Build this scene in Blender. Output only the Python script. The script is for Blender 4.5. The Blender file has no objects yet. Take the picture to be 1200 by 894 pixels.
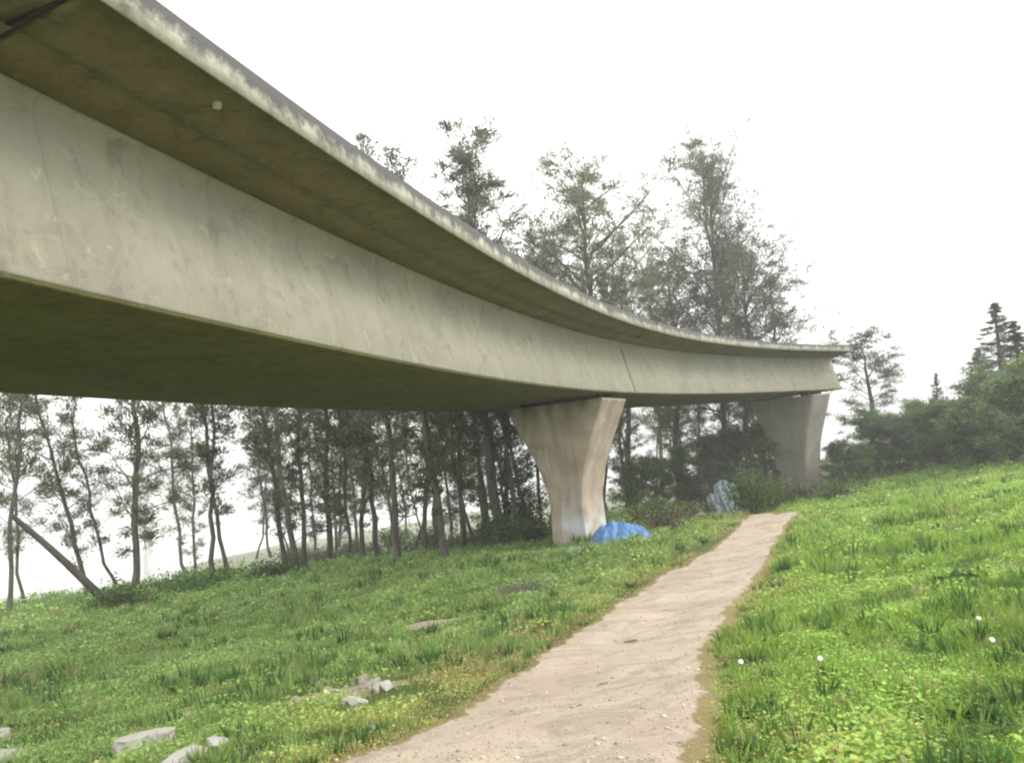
import bpy, bmesh, math, random
import numpy as np
from mathutils import Vector, Matrix, noise
random.seed(11); RNG = np.random.default_rng(11)
R = math.radians
S = bpy.context.scene
COL = S.collection
EYE = 1.6

# ------------------------------------------------------------------ camera
F, PIT, ROLL = 920.0, math.atan((532.49 - 447) / 920.0), 0.1007
CP, SP, CR, SR = math.cos(PIT), math.sin(PIT), math.cos(ROLL), math.sin(ROLL)

def ray(u, v):
    a, b = u - 600.0, v - 447.0
    U = a * CR - b * SR
    V = a * SR + b * CR
    x, up, d = U / F, -V / F, 1.0
    return Vector((x, d * CP - up * SP, d * SP + up * CP))

cam = bpy.data.cameras.new('camera')
cam.sensor_width = 36.0
cam.lens = F / 1200.0 * 36.0
cam.clip_start = 0.05
cam.clip_end = 6000
co = bpy.data.objects.new('camera', cam)
COL.objects.link(co)
fw = Vector((0, CP, SP)); up0 = Vector((0, -SP, CP)); rt0 = Vector((1, 0, 0))
upv = (up0 * CR - rt0 * SR).normalized()      # image up direction before roll is undone
upv = (up0 * CR + rt0 * SR).normalized()
rtv = fw.cross(upv).normalized()
co.matrix_world = Matrix(((rtv.x, upv.x, -fw.x, 0), (rtv.y, upv.y, -fw.y, 0), (rtv.z, upv.z, -fw.z, EYE), (0, 0, 0, 1)))
S.camera = co
S.render.resolution_x, S.render.resolution_y = 1024, 762

# ------------------------------------------------------------------ ground height
CTRL = []
for u, v, d in [(0, 715, 31), (135, 703, 31), (220, 678, 34), (335, 668, 36), (470, 657, 38), (560, 640, 39), (615, 894, 4.06), (100, 894, 5.6),
                (300, 760, 14.4), (100, 760, 17.6), (500, 720, 16), (785, 720, 11.2), (865, 640, 20.6), (895, 606, 34), (962, 580, 47), (1195, 548, 36),
                (1200, 894, 3.0), (1000, 720, 8.5), (1200, 700, 7.3), (1000, 600, 25.5), (1100, 618, 16.7), (1200, 600, 14.4), (1000, 568, 45),
                (1100, 556, 41.6), (655, 636, 29), (710, 614, 30.5), (720, 604, 42), (850, 592, 46), (300, 860, 7.2), (560, 800, 7.5), (0, 850, 8.6)]:
    r = ray(u, v); p = r * d
    CTRL.append((p.x, p.y, p.z + EYE))
CTRL += [(0, 0, 0), (4, -3, .3), (-5, -3, -.5), (10, 0, .5), (-12, 0, -1.2), (40, 30, 1.0), (60, 60, 2.0), (30, 60, -1.0), (-30, 10, -2.4), (20, -15, 1), (-20, -15, -1.5), (10, 70, -3), (20, 85, -3), (35, 90, -1.6), (60, 95, 0)]
CT = np.array(CTRL)
def _k(r2): return 0.5 * r2 * np.log(r2 + 1e-9)
def _fit():
    n = len(CT); d2 = ((CT[:, None, :2] - CT[None, :, :2]) ** 2).sum(-1)
    K = _k(d2) + np.eye(n) * 25.0
    Pm = np.c_[np.ones(n), CT[:, :2]]
    A = np.block([[K, Pm], [Pm.T, np.zeros((3, 3))]])
    return np.linalg.solve(A, np.r_[CT[:, 2], np.zeros(3)])
WT = _fit()
BANK = np.array([(-90, 8), (-45, 22), (-21, 33.5), (-16, 34.5), (-11, 38), (-4, 41), (2, 45), (10, 54), (20, 66), (45, 84), (90, 120), (180, 260)], float)
def bank_dist(X, Y):
    """signed distance to the bank line, positive on the river side"""
    best = np.full(X.shape, 1e9); sg = np.zeros(X.shape)
    for i in range(len(BANK) - 1):
        a, b = BANK[i], BANK[i + 1]; e = b - a; L2 = (e ** 2).sum()
        t = np.clip(((X - a[0]) * e[0] + (Y - a[1]) * e[1]) / L2, 0, 1)
        dx = X - a[0] - t * e[0]; dy = Y - a[1] - t * e[1]
        d = np.hypot(dx, dy); s = np.sign(e[0] * (Y - a[1]) - e[1] * (X - a[0]))
        m = d < best; best = np.where(m, d, best); sg = np.where(m, s, sg)
    return best * sg
def sm(a, b, x):
    t = np.clip((x - a) / (b - a), 0, 1); return t * t * (3 - 2 * t)
WATER = -4.3
def GA(X, Y):
    X = np.asarray(X, float); Y = np.asarray(Y, float)
    xc = np.clip(X, -45, 70); yc = np.clip(Y, -20, 90)
    z = WT[-3] + WT[-2] * xc + WT[-1] * yc
    for (a, b, c), w in zip(CTRL, WT[:-3]):
        z = z + w * _k((xc - a) ** 2 + (yc - b) ** 2)
    z = np.clip(z, -3.4, 2.2)
    z = z + 0.05 * np.sin(X * 1.3 + 1.7 * np.sin(Y * .7)) * np.sin(Y * 1.1 + 0.6) * sm(1, 6, np.hypot(X, Y)) + 0.02 * np.sin(X * 3.7 + Y * 2.1) * np.sin(Y * 4.3 - X)
    bd = bank_dist(X, Y)
    flatw = sm(-28, -23, X + 1.2 * np.sin(Y * .35))                       # mud flat beyond the bank, only right of the open water
    flat = -3.62 - 0.014 * np.clip(bd, 0, 60)
    low = flat * flatw + (-6.5) * (1 - flatw)
    low = np.where(bd > 33, low - (bd - 33) * .12, low)
    low = np.maximum(low, -8)
    t = sm(0.3, 3.2, bd)
    return z * (1 - t) + low * t
def G(x, y): return float(GA(np.array([x]), np.array([y]))[0])
def hit(u, v, dmax=120):
    r = ray(u, v); t = np.linspace(1.5, dmax, 1600)
    z = EYE + r.z * t; g = GA(r.x * t, r.y * t)
    i = np.where(z <= g)[0]
    if len(i) == 0: return Vector((r.x * 60, r.y * 60, G(r.x * 60, r.y * 60)))
    k = i[0]; k0 = max(k - 1, 0)
    a = z[k0] - g[k0]; b = z[k] - g[k]; tt = t[k0] + (t[k] - t[k0]) * (a / (a - b + 1e-9))
    return Vector((r.x * tt, r.y * tt, G(r.x * tt, r.y * tt)))

# ------------------------------------------------------------------ helpers
def tag(o, label=None, cat=None, group=None, kind=None):
    if label: o['label'] = label
    if cat: o['category'] = cat
    if group: o['group'] = group
    if kind: o['kind'] = kind
    return o
def empty(name, loc=(0, 0, 0), rz=0):
    o = bpy.data.objects.new(name, None); o.empty_display_size = .3
    o.location = loc; o.rotation_euler = (0, 0, rz); COL.objects.link(o); return o
def link(name, me, parent=None):
    o = bpy.data.objects.new(name, me); COL.objects.link(o)
    if parent: o.parent = parent
    return o
def mesh_np(name, V, Q, mat=None, col=None, smooth=False):
    """V (n,3), Q (m,4) quads or (m,3) triangles; col per vertex (n,3)"""
    V = np.ascontiguousarray(V, np.float32); Q = np.ascontiguousarray(Q, np.int32)
    me = bpy.data.meshes.new(name); k = Q.shape[1]
    me.vertices.add(len(V)); me.vertices.foreach_set('co', V.ravel())
    me.loops.add(Q.size); me.loops.foreach_set('vertex_index', Q.ravel())
    me.polygons.add(len(Q)); me.polygons.foreach_set('loop_start', np.arange(0, Q.size, k, dtype=np.int32))
    try: me.polygons.foreach_set('loop_total', np.full(len(Q), k, np.int32))
    except Exception: pass
    me.update(calc_edges=True)
    if smooth: me.polygons.foreach_set('use_smooth', np.ones(len(Q), bool))
    if col is not None:
        a = me.color_attributes.new('tint', 'FLOAT_COLOR', 'POINT')
        a.data.foreach_set('color', np.c_[col, np.ones(len(col))].astype(np.float32).ravel())
    if mat: me.materials.append(mat)
    me.validate()
    return me
def grid_mesh(name, P, mat=None, smooth=True, col=None, wrap=False):
    """P (a,b,3) grid of points"""
    a, b = P.shape[:2]; idx = np.arange(a * b).reshape(a, b)
    if wrap: idx = np.c_[idx, idx[:, :1]]
    Q = np.stack([idx[:-1, :-1], idx[1:, :-1], idx[1:, 1:], idx[:-1, 1:]], -1).reshape(-1, 4)
    return mesh_np(name, P.reshape(-1, 3), Q, mat, None if col is None else col.reshape(-1, 3), smooth)

# ------------------------------------------------------------------ materials
def mat_new(name):
    m = bpy.data.materials.new(name); m.use_nodes = True
    nt = m.node_tree; nt.nodes.clear()
    out = nt.nodes.new('ShaderNodeOutputMaterial'); b = nt.nodes.new('ShaderNodeBsdfPrincipled')
    nt.links.new(b.outputs[0], out.inputs[0]); b.inputs['Roughness'].default_value = .9
    b.inputs['Specular IOR Level'].default_value = .25
    return m, nt, b
def N(nt, t, **k):
    n = nt.nodes.new(t)
    for a, b in k.items(): setattr(n, a, b)
    return n
def tex(nt, scale, detail=6, rough=.6, coord='Object', sc=(1, 1, 1), dist=0):
    c = N(nt, 'ShaderNodeTexCoord'); mp = N(nt, 'ShaderNodeMapping'); mp.inputs['Scale'].default_value = sc
    t = N(nt, 'ShaderNodeTexNoise'); t.inputs['Scale'].default_value = scale
    t.inputs['Detail'].default_value = detail; t.inputs['Roughness'].default_value = rough; t.inputs['Distortion'].default_value = dist
    nt.links.new(c.outputs[coord], mp.inputs[0]); nt.links.new(mp.outputs[0], t.inputs['Vector'])
    return t.outputs['Fac']
def ramp(nt, fac, stops):
    r = N(nt, 'ShaderNodeValToRGB'); el = r.color_ramp.elements
    while len(el) < len(stops): el.new(.5)
    for e, (p, c) in zip(el, stops):
        e.position = p; e.color = (*c, 1) if len(c) == 3 else c
    nt.links.new(fac, r.inputs[0]); return r.outputs[0]
def mix(nt, a, b, fac, mode='MIX'):
    m = N(nt, 'ShaderNodeMix', data_type='RGBA', blend_type=mode)
    for s, v in ((m.inputs[0], fac), (m.inputs[6], a), (m.inputs[7], b)):
        if isinstance(v, (int, float)): s.default_value = v
        elif isinstance(v, tuple): s.default_value = (*v, 1)
        else: nt.links.new(v, s)
    return m.outputs[2]
def bump(nt, b, h, st=.3, dist=.02):
    n = N(nt, 'ShaderNodeBump'); n.inputs['Strength'].default_value = st; n.inputs['Distance'].default_value = dist
    nt.links.new(h, n.inputs['Height']); nt.links.new(n.outputs[0], b.inputs['Normal'])
def ramp01(nt, fac, a, b): return ramp(nt, fac, [(a, (0, 0, 0)), (b, (1, 1, 1))])

def concrete(name, base, stain, dirt, streak=.5, bst=.35, blotch=.0, seams=None):
    m, nt, b = mat_new(name)
    c = mix(nt, base, tuple(x * .74 for x in base), ramp01(nt, tex(nt, .55, 8, .65), .35, .68))
    c = mix(nt, c, stain, ramp01(nt, tex(nt, 2.2, 8, .7, sc=(1.6, 1.6, .28)), .5, .72))
    c = mix(nt, c, dirt, ramp01(nt, tex(nt, 4.5, 10, .75, dist=.6), .58, .78))
    c = mix(nt, c, base, 1 - streak)
    c = mix(nt, c, tuple(x * .52 for x in base), mix(nt, (0, 0, 0), ramp01(nt, tex(nt, 1.5, 9, .72, dist=.8), .53, .66), blotch))
    c = mix(nt, c, tuple(min(1, x * 1.25) for x in base), mix(nt, (0, 0, 0), ramp01(nt, tex(nt, 3.3, 9, .75, dist=.5), .57, .66), .35 + blotch * .5))
    # dark water streaks running down
    c = mix(nt, c, tuple(x * .6 for x in base), mix(nt, (0, 0, 0), ramp01(nt, tex(nt, 1.8, 6, .7, sc=(2.2, 2.2, .06)), .56, .70), .45))
    c = mix(nt, c, tuple(x * .45 for x in base), ramp01(nt, tex(nt, 38, 4, .6), .70, .76))
    h = mix(nt, tex(nt, 40, 6, .6), tex(nt, 5, 8, .7), .5)
    if seams:
        at = N(nt, 'ShaderNodeAttribute', attribute_name='tint'); sp = N(nt, 'ShaderNodeSeparateColor'); nt.links.new(at.outputs['Color'], sp.inputs[0])
        md = N(nt, 'ShaderNodeMath', operation='PINGPONG'); md.inputs[1].default_value = seams / 2; nt.links.new(sp.outputs[0], md.inputs[0])
        sm_ = ramp(nt, md.outputs[0], [(0, (1, 1, 1)), (.018, (0, 0, 0))])
        c = mix(nt, c, tuple(x * .5 for x in base), mix(nt, (0, 0, 0), sm_, .40))
    nt.links.new(c, b.inputs['Base Color']); bump(nt, b, h, bst, .02)
    return m
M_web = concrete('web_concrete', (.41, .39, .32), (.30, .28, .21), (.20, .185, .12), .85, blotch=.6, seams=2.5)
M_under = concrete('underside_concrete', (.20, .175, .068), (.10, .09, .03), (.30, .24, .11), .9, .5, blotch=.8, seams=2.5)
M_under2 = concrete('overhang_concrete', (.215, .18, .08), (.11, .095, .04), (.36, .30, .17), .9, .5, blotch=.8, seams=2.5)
M_pier2 = concrete('far_pier_concrete', (.33, .31, .265), (.22, .20, .16), (.17, .155, .11), .9, .4, blotch=.5)
M_deck = concrete('deck_concrete', (.33, .32, .28), (.2, .19, .15), (.15, .14, .1), .8)
M_joint, nt, b = mat_new('joint_rubber'); b.inputs['Base Color'].default_value = (.035, .033, .028, 1)
# fascia: weathered, black mould along the top
m, nt, b = mat_new('fascia_concrete'); M_fascia = m
c = mix(nt, (.58, .555, .47), (.30, .285, .25), ramp01(nt, tex(nt, 3, 8, .7), .45, .68))
at = N(nt, 'ShaderNodeAttribute', attribute_name='tint')
nz = tex(nt, 1.5, 9, .78)
ad = N(nt, 'ShaderNodeMath', operation='ADD'); nt.links.new(at.outputs['Fac'], ad.inputs[0]); nt.links.new(nz, ad.inputs[1])
c = mix(nt, c, (.095, .092, .09), ramp01(nt, ad.outputs[0], .68, .94))
nt.links.new(c, b.inputs['Base Color']); bump(nt, b, tex(nt, 25, 6), .4)
# pier
m, nt, b = mat_new('pier_concrete'); M_pier = m
c = mix(nt, (.46, .375, .30), (.35, .28, .215), ramp01(nt, tex(nt, 1.3, 7, .6), .35, .65))
c = mix(nt, c, (.25, .205, .15), ramp01(nt, tex(nt, 1.7, 8, .75, sc=(1.5, 1.5, .2), dist=.4), .48, .72))
c = mix(nt, c, (.55, .50, .46), ramp01(nt, tex(nt, 1.5, 7, .7, sc=(1.3, 1.3, .35)), .52, .72))
at = N(nt, 'ShaderNodeAttribute', attribute_name='tint')
sp = N(nt, 'ShaderNodeSeparateColor'); nt.links.new(at.outputs['Color'], sp.inputs[0])
c = mix(nt, c, (.56, .57, .60), sp.outputs[0]); c = mix(nt, c, (.11, .10, .05), sp.outputs[1])  # red: pale paint patch; green: painted shade at the shaft top
nt.links.new(c, b.inputs['Base Color']); bump(nt, b, mix(nt, tex(nt, 35, 6), tex(nt, 4, 8, .7), .5), .4)
# ground
m, nt, b = mat_new('soil_and_turf'); M_ground = m
at = N(nt, 'ShaderNodeAttribute', attribute_name='tint')
c = mix(nt, at.outputs['Color'], (.11, .085, .045), ramp01(nt, tex(nt, 1.7, 9, .7, 'Object'), .52, .75))
c = mix(nt, c, (.07, .11, .02), ramp01(nt, tex(nt, 9, 8, .7, 'Object'), .42, .62))
sp = N(nt, 'ShaderNodeMix', data_type='RGBA'); 
c = mix(nt, c, at.outputs['Color'], at.outputs['Alpha'])
nt.links.new(c, b.inputs['Base Color']); bump(nt, b, tex(nt, 14, 9, .75), .7, .06)
# path
m, nt, b = mat_new('trodden_earth'); M_path = m
c = mix(nt, (.36, .295, .23), (.47, .40, .31), ramp01(nt, tex(nt, .8, 8, .6), .38, .65))
c = mix(nt, c, (.22, .18, .145), ramp01(nt, tex(nt, 1.6, 10, .75, dist=.9), .46, .70))
c = mix(nt, c, (.46, .405, .31), ramp01(nt, tex(nt, 2.9, 9, .75, dist=.9), .56, .72))
c = mix(nt, c, (.52, .46, .38), ramp01(nt, tex(nt, 28, 6, .7), .60, .72))
c = mix(nt, c, (.22, .17, .12), ramp01(nt, tex(nt, 45, 5, .7), .63, .74))
at = N(nt, 'ShaderNodeAttribute', attribute_name='tint')
ad = N(nt, 'ShaderNodeMath', operation='ADD'); nt.links.new(at.outputs['Fac'], ad.inputs[0]); nt.links.new(tex(nt, 3.5, 8, .7), ad.inputs[1])
c = mix(nt, c, (.20, .165, .07), ramp01(nt, ad.outputs[0], .85, 1.35))
nt.links.new(c, b.inputs['Base Color']); bump(nt, b, mix(nt, tex(nt, 30, 8, .7), tex(nt, 8, 6), .3), .7, .025)
# leaves
def leaf_mat(name, trans=.35, rough=.65):
    m = bpy.data.materials.new(name); m.use_nodes = True; nt = m.node_tree; nt.nodes.clear()
    out = N(nt, 'ShaderNodeOutputMaterial'); b = N(nt, 'ShaderNodeBsdfPrincipled'); tr = N(nt, 'ShaderNodeBsdfTranslucent')
    b.inputs['Roughness'].default_value = rough; b.inputs['Specular IOR Level'].default_value = .3
    at = N(nt, 'ShaderNodeAttribute', attribute_name='tint'); oi = N(nt, 'ShaderNodeObjectInfo')
    hs = N(nt, 'ShaderNodeHueSaturation'); mr = N(nt, 'ShaderNodeMapRange')
    mr.inputs[3].default_value = .8; mr.inputs[4].default_value = 1.2
    nt.links.new(oi.outputs['Random'], mr.inputs[0]); nt.links.new(mr.outputs[0], hs.inputs['Value']); nt.links.new(at.outputs['Color'], hs.inputs['Color'])
    nt.links.new(hs.outputs[0], b.inputs['Base Color']); nt.links.new(hs.outputs[0], tr.inputs[0])
    mx = N(nt, 'ShaderNodeMixShader'); mx.inputs[0].default_value = trans
    nt.links.new(b.outputs[0], mx.inputs[1]); nt.links.new(tr.outputs[0], mx.inputs[2]); nt.links.new(mx.outputs[0], out.inputs[0])
    return m
M_leaf = leaf_mat('tree_foliage'); M_grass = leaf_mat('meadow_leaves', .4, .6)
def simple(name, c1, c2, scale=6, rough=.9, sc=(1, 1, 1), bst=.4, a=.38, bb=.65):
    m, nt, b = mat_new(name); b.inputs['Roughness'].default_value = rough
    nt.links.new(mix(nt, c1, c2, ramp01(nt, tex(nt, scale, 8, .7, sc=sc), a, bb)), b.inputs['Base Color'])
    bump(nt, b, tex(nt, scale * 4, 8, .7, sc=sc), bst, .02); return m
M_bark = simple('grey_bark', (.085, .075, .06), (.17, .155, .13), 5, sc=(1, 1, .25), bst=.8)
M_stone = simple('pale_stone', (.42, .41, .37), (.20, .19, .14), 4.5, a=.5, bb=.7)
M_stone2 = simple('dull_stone', (.33, .31, .27), (.20, .18, .13), 6)
M_soil = simple('bare_soil', (.16, .125, .08), (.34, .28, .19), 5)
M_blue = simple('blue_plastic_sheet', (.085, .20, .43), (.13, .26, .50), 4, .45)
M_greysheet = simple('pale_blue_grey_sheet', (.30, .35, .40), (.17, .2, .22), 3, .7, sc=(3, 3, .5))
M_white = simple('white_plastic', (.78, .77, .72), (.6, .58, .52), 8, .5)
M_petal, nt, b = mat_new('white_petal'); b.inputs['Base Color'].default_value = (.88, .88, .84, 1)
M_yellow, nt, b = mat_new('yellow_floret'); b.inputs['Base Color'].default_value = (.7, .5, .05, 1)
M_stem, nt, b = mat_new('green_stem'); b.inputs['Base Color'].default_value = (.08, .14, .03, 1)
M_water, nt, b = mat_new('river_water'); b.inputs['Base Color'].default_value = (.42, .43, .41, 1)
b.inputs['Roughness'].default_value = .18; b.inputs['Specular IOR Level'].default_value = .6
bump(nt, b, tex(nt, 1.2, 4, .6, sc=(1, 2.5, 1)), .12, .05)

# ------------------------------------------------------------------ path shape (world outline)
PL = [(330, 930), (400, 894), (480, 858), (560, 815), (610, 783), (660, 750), (715, 712), (755, 685), (800, 662), (835, 642), (858, 622), (874, 607), (884, 601)]
PR = [(858, 930), (852, 894), (842, 860), (840, 820), (846, 780), (852, 745), (874, 710), (890, 688), (904, 665), (911, 645), (920, 626), (932, 608), (940, 602)]
pl = np.array([hit(*p)[:2] for p in PL]); pr = np.array([hit(*p)[:2] for p in PR])
pl = np.vstack([[pl[0] + (pl[0] - pl[1]) * 6], pl]); pr = np.vstack([[pr[0] + np.array([-.1, -2.6])], pr])
def resamp(P, n):
    s = np.linspace(0, len(P) - 1, n); i = np.minimum(s.astype(int), len(P) - 2); t = (s - i)[:, None]
    g = np.gradient(P, axis=0); a, b, ga, gb = P[i], P[i + 1], g[i], g[i + 1]
    return (2 * t ** 3 - 3 * t ** 2 + 1) * a + (t ** 3 - 2 * t ** 2 + t) * ga + (-2 * t ** 3 + 3 * t ** 2) * b + (t ** 3 - t ** 2) * gb
NP_ = 620
pl = resamp(pl, NP_); pr = resamp(pr, NP_)
def wob(P, seed, amp):
    return np.array([amp * (noise.noise(Vector((x * 1.1, y * 1.1, seed))) + .6 * noise.noise(Vector((x * 4, y * 4, seed)))+ .35 * noise.noise(Vector((x * 11, y * 11, seed)))) for x, y in P])
dv = pr - pl; wd = np.hypot(dv[:, 0], dv[:, 1])[:, None]; dv = dv / wd
pl = pl + dv * wob(pl, 1.3, .17)[:, None]; pr = pr + dv * wob(pr, 8.1, .15)[:, None]
pm = (pl + pr) / 2; ph = np.hypot(*(pr - pl).T) / 2
def path_dist(X, Y):
    """distance to the path's edge, negative inside"""
    sh = X.shape; X = X.ravel(); Y = Y.ravel(); out = np.full(X.shape, 9.0)
    near = np.where((Y < 40) & (Y > -12) & (X > -14) & (X < 20))[0]
    x = X[near]; y = Y[near]; d = np.full(x.shape, 1e9); ins = np.zeros(x.shape, bool)
    poly = np.vstack([pl[::5], pr[::-5]])
    for k in range(len(poly)):
        a, b = poly[k], poly[(k + 1) % len(poly)]; e = b - a; L2 = (e ** 2).sum() + 1e-12
        t = np.clip(((x - a[0]) * e[0] + (y - a[1]) * e[1]) / L2, 0, 1)
        d = np.minimum(d, np.hypot(x - a[0] - t * e[0], y - a[1] - t * e[1]))
        cr_ = (a[1] > y) != (b[1] > y); ey = e[1] if abs(e[1]) > 1e-12 else 1e-12
        ins ^= cr_ & (x < a[0] + (y - a[1]) / ey * e[0])
    out[near] = np.minimum(9, np.where(ins, -d, d)); return out.reshape(sh)
w = np.linspace(0, 1, 41)
XY = pl[:, None, :] * (1 - w[None, :, None]) + pr[:, None, :] * w[None, :, None]
Z = GA(XY[..., 0], XY[..., 1])
edge = np.minimum(w, 1 - w)[None, :] * np.ones((NP_, 1))
Z = Z + .030 * sm(0, .06, edge) - .012 - .03 * np.exp(-((w[None, :] - .5) / .25) ** 2) + .018
me = grid_mesh('path', np.dstack([XY, Z]), M_path, True, np.dstack([1 - sm(0, .14, edge)] * 3))
tag(link('path', me), kind='structure')

# ------------------------------------------------------------------ ground sheet
def axis(a, b, fine0, fine1, st, growth=1.16):
    c = list(np.arange(fine0, fine1, st)); s = st; x = fine0
    lo = []
    while x > a: s *= growth; x -= s; lo.append(x)
    s = st; x = c[-1]; hi = []
    while x < b: s *= growth; x += s; hi.append(x)
    return np.array(lo[::-1] + c + hi)
gx = axis(-1800, 1800, -24, 32, .28); gy = axis(-300, 2500, -3, 56, .28)
X, Y = np.meshgrid(gx, gy, indexing='ij'); Z = GA(X, Y)
bd = bank_dist(X, Y)
# beyond the meadow on the right the ground stays land
mud = sm(.5, 3.5, bd)
turf = np.array([.075, .115, .022]); mudc = np.array([.27, .285, .215]); dirt = np.array([.15, .11, .06])
pd = path_dist(X, Y); edge = np.exp(-np.clip(pd, 0, 9) / .35)
colr = turf * (1 - mud[..., None]) + mudc * mud[..., None]
colr = colr * (1 - .7 * edge[..., None]) + dirt * .7 * edge[..., None]
me = grid_mesh('ground', np.dstack([X, Y, Z]), M_ground, True, colr)
a = np.c_[colr.reshape(-1, 3), mud.ravel() * .85].astype(np.float32)
me.color_attributes['tint'].data.foreach_set('color', a.ravel())
tag(link('ground', me), kind='structure')
wx = np.linspace(-2500, 2500, 3); wy = np.linspace(-200, 4500, 3)
X, Y = np.meshgrid(wx, wy, indexing='ij')
tag(link('river', grid_mesh('river', np.dstack([X, Y, X * 0 + WATER]), M_water)), kind='structure')

# ------------------------------------------------------------------ viaduct
PX = dict(X0=-6.2906, Y0=5.2552, th=.289657, k0=-.00021873, k1=.00065987, k2=-1.15666e-5, z0=2.00187 + EYE, g=-.0244845, c=.00100581, c3=-1.01367e-5, sup=-.0139)
ss = np.arange(-34, 56.01, .1)
sc_ = np.clip(ss, -8, 56)
HH = PX['th'] + PX['k0'] * sc_ + PX['k1'] * sc_ ** 2 / 2 + PX['k2'] * sc_ ** 3 / 6
i0 = int(np.argmin(abs(ss)))
cx = np.cumsum(np.sin(HH)) * .1; cy = np.cumsum(np.cos(HH)) * .1
cx += PX['X0'] - cx[i0]; cy += PX['Y0'] - cy[i0]
cz = PX['z0'] + PX['g'] * sc_ + PX['c'] * sc_ ** 2 + PX['c3'] * sc_ ** 3 - .04 * np.clip(-8 - ss, 0, 99) * 0
CW = -1.042                                   # box centre, measured from the fitted line
def frame(s):
    x = np.interp(s, ss, cx); y = np.interp(s, ss, cy); z = np.interp(s, ss, cz); h = np.interp(s, ss, HH)
    return x, y, z, h
def on(s, l, v):
    x, y, z, h = frame(s); return np.stack([x + l * np.cos(h), y - l * np.sin(h), z + v - PX['sup'] * l], -1)
def sweep(name, s0, s1, sec, mat, parent, cap=True, cols=None, step=.25, smooth=False):
    n = max(2, int((s1 - s0) / step) + 1); s = np.linspace(s0, s1, n)
    P = np.stack([on(s, l, v) for l, v in sec], 1)          # n, k, 3
    k = len(sec); V = P.reshape(-1, 3); Q = []
    idx = np.arange(n * k).reshape(n, k)
    idw = np.c_[idx, idx[:, :1]]
    Q = np.stack([idw[:-1, :-1], idw[:-1, 1:], idw[1:, 1:], idw[1:, :-1]], -1).reshape(-1, 4)
    c = None
    c = np.repeat(np.c_[s + 100, s * 0, s * 0], k, 0)
    if cols is not None: c = np.tile(np.array(cols, float)[None, :, None], (n, 1, 3)).reshape(-1, 3)
    me = mesh_np(name, V, Q, mat, c, False)
    if cap:
        bm = bmesh.new(); bm.from_mesh(me); bm.verts.ensure_lookup_table()
        for r in (idx[0][::-1], idx[-1]):
            try: bm.faces.new([bm.verts[int(j)] for j in r])
            except ValueError: pass
        bmesh.ops.recalc_face_normals(bm, faces=bm.faces); bm.to_mesh(me); bm.free()
    return link(name, me, parent)
A_, TF, HJ, BJ, WB, HT = 2.7776, .3557, 1.9366, 1.2373, 1.6586, 2.5
def mir(l): return 2 * CW - l
via = empty('viaduct', tuple(on(27.0, CW, -5.4)))
tag(via, 'long curved grey concrete viaduct crossing overhead on flared piers', 'viaduct')
def keep(o, par):
    """parent without moving"""
    o.parent = par; o.matrix_parent_inverse = Matrix.Translation(-Vector(par.location)); return o
GAP = .035
for (a, b_) in ((-33, 1.72), (1.72, 27.0), (27.0, 52.6)):
    a2, b2 = a + (GAP if a > -30 else 0), b_ - (GAP if b_ < 50 else 0)
    # box girder: webs; the bottom slab is its own darker, algae-stained face
    box = sweep('box_girder', a2, b2, [(BJ + .16, HJ + .006), (BJ + .09, HJ - .03), (BJ + .055, HJ - .08), (BJ + .045, HJ - .15), (BJ + .06, HJ - .28), (WB, .0), (WB - .03, -.03), (WB - .35, .012), (mir(WB) + .35, .012), (mir(WB) + .03, -.03), (mir(WB), 0), (mir(BJ), HJ)], M_web, None); keep(box, via)
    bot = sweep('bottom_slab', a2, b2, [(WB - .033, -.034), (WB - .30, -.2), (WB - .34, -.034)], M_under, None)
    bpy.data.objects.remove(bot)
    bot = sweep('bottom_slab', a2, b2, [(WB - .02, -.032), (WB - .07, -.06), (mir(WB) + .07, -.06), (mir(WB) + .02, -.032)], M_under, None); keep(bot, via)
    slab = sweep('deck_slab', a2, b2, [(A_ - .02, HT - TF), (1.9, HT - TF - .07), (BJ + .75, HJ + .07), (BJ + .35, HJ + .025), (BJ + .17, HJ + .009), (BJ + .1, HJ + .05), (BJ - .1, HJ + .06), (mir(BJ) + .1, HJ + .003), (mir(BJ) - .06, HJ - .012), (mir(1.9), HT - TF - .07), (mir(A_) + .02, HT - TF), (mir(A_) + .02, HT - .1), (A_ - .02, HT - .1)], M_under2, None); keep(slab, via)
    for sd in (0, 1):
        q = [(A_, HT - TF - .02), (A_, HT), (A_ - .22, HT + .02), (A_ - .22, HT - .09), (A_ - .018, HT - .09), (A_ - .018, HT - TF - .02)]
        cl = [0, .62, .7, .3, .3, 0]
        if sd: q = [(mir(l), v) for l, v in q]
        kb = sweep('edge_kerb', a2, b2, q, M_fascia, None, cols=cl); keep(kb, via)
    top = sweep('deck_surface', a2, b2, [(A_ - .225, HT - .09), (A_ - .225, HT - .06), (mir(A_) + .225, HT - .06), (mir(A_) + .225, HT - .09)], M_deck, None); keep(top, via)
for j in (1.72, 27.0):
    jt = sweep('expansion_joint', j - GAP, j + GAP, [(BJ + .02, HJ - .03), (WB - .06, .05), (mir(WB) + .06, .05), (mir(BJ) - .02, HJ - .03), (mir(A_) + .1, HT - TF + .03), (mir(A_) + .1, HT - .02), (A_ - .1, HT - .02), (A_ - .1, HT - TF + .03)], M_joint, None, step=.02); keep(jt, via)
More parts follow.
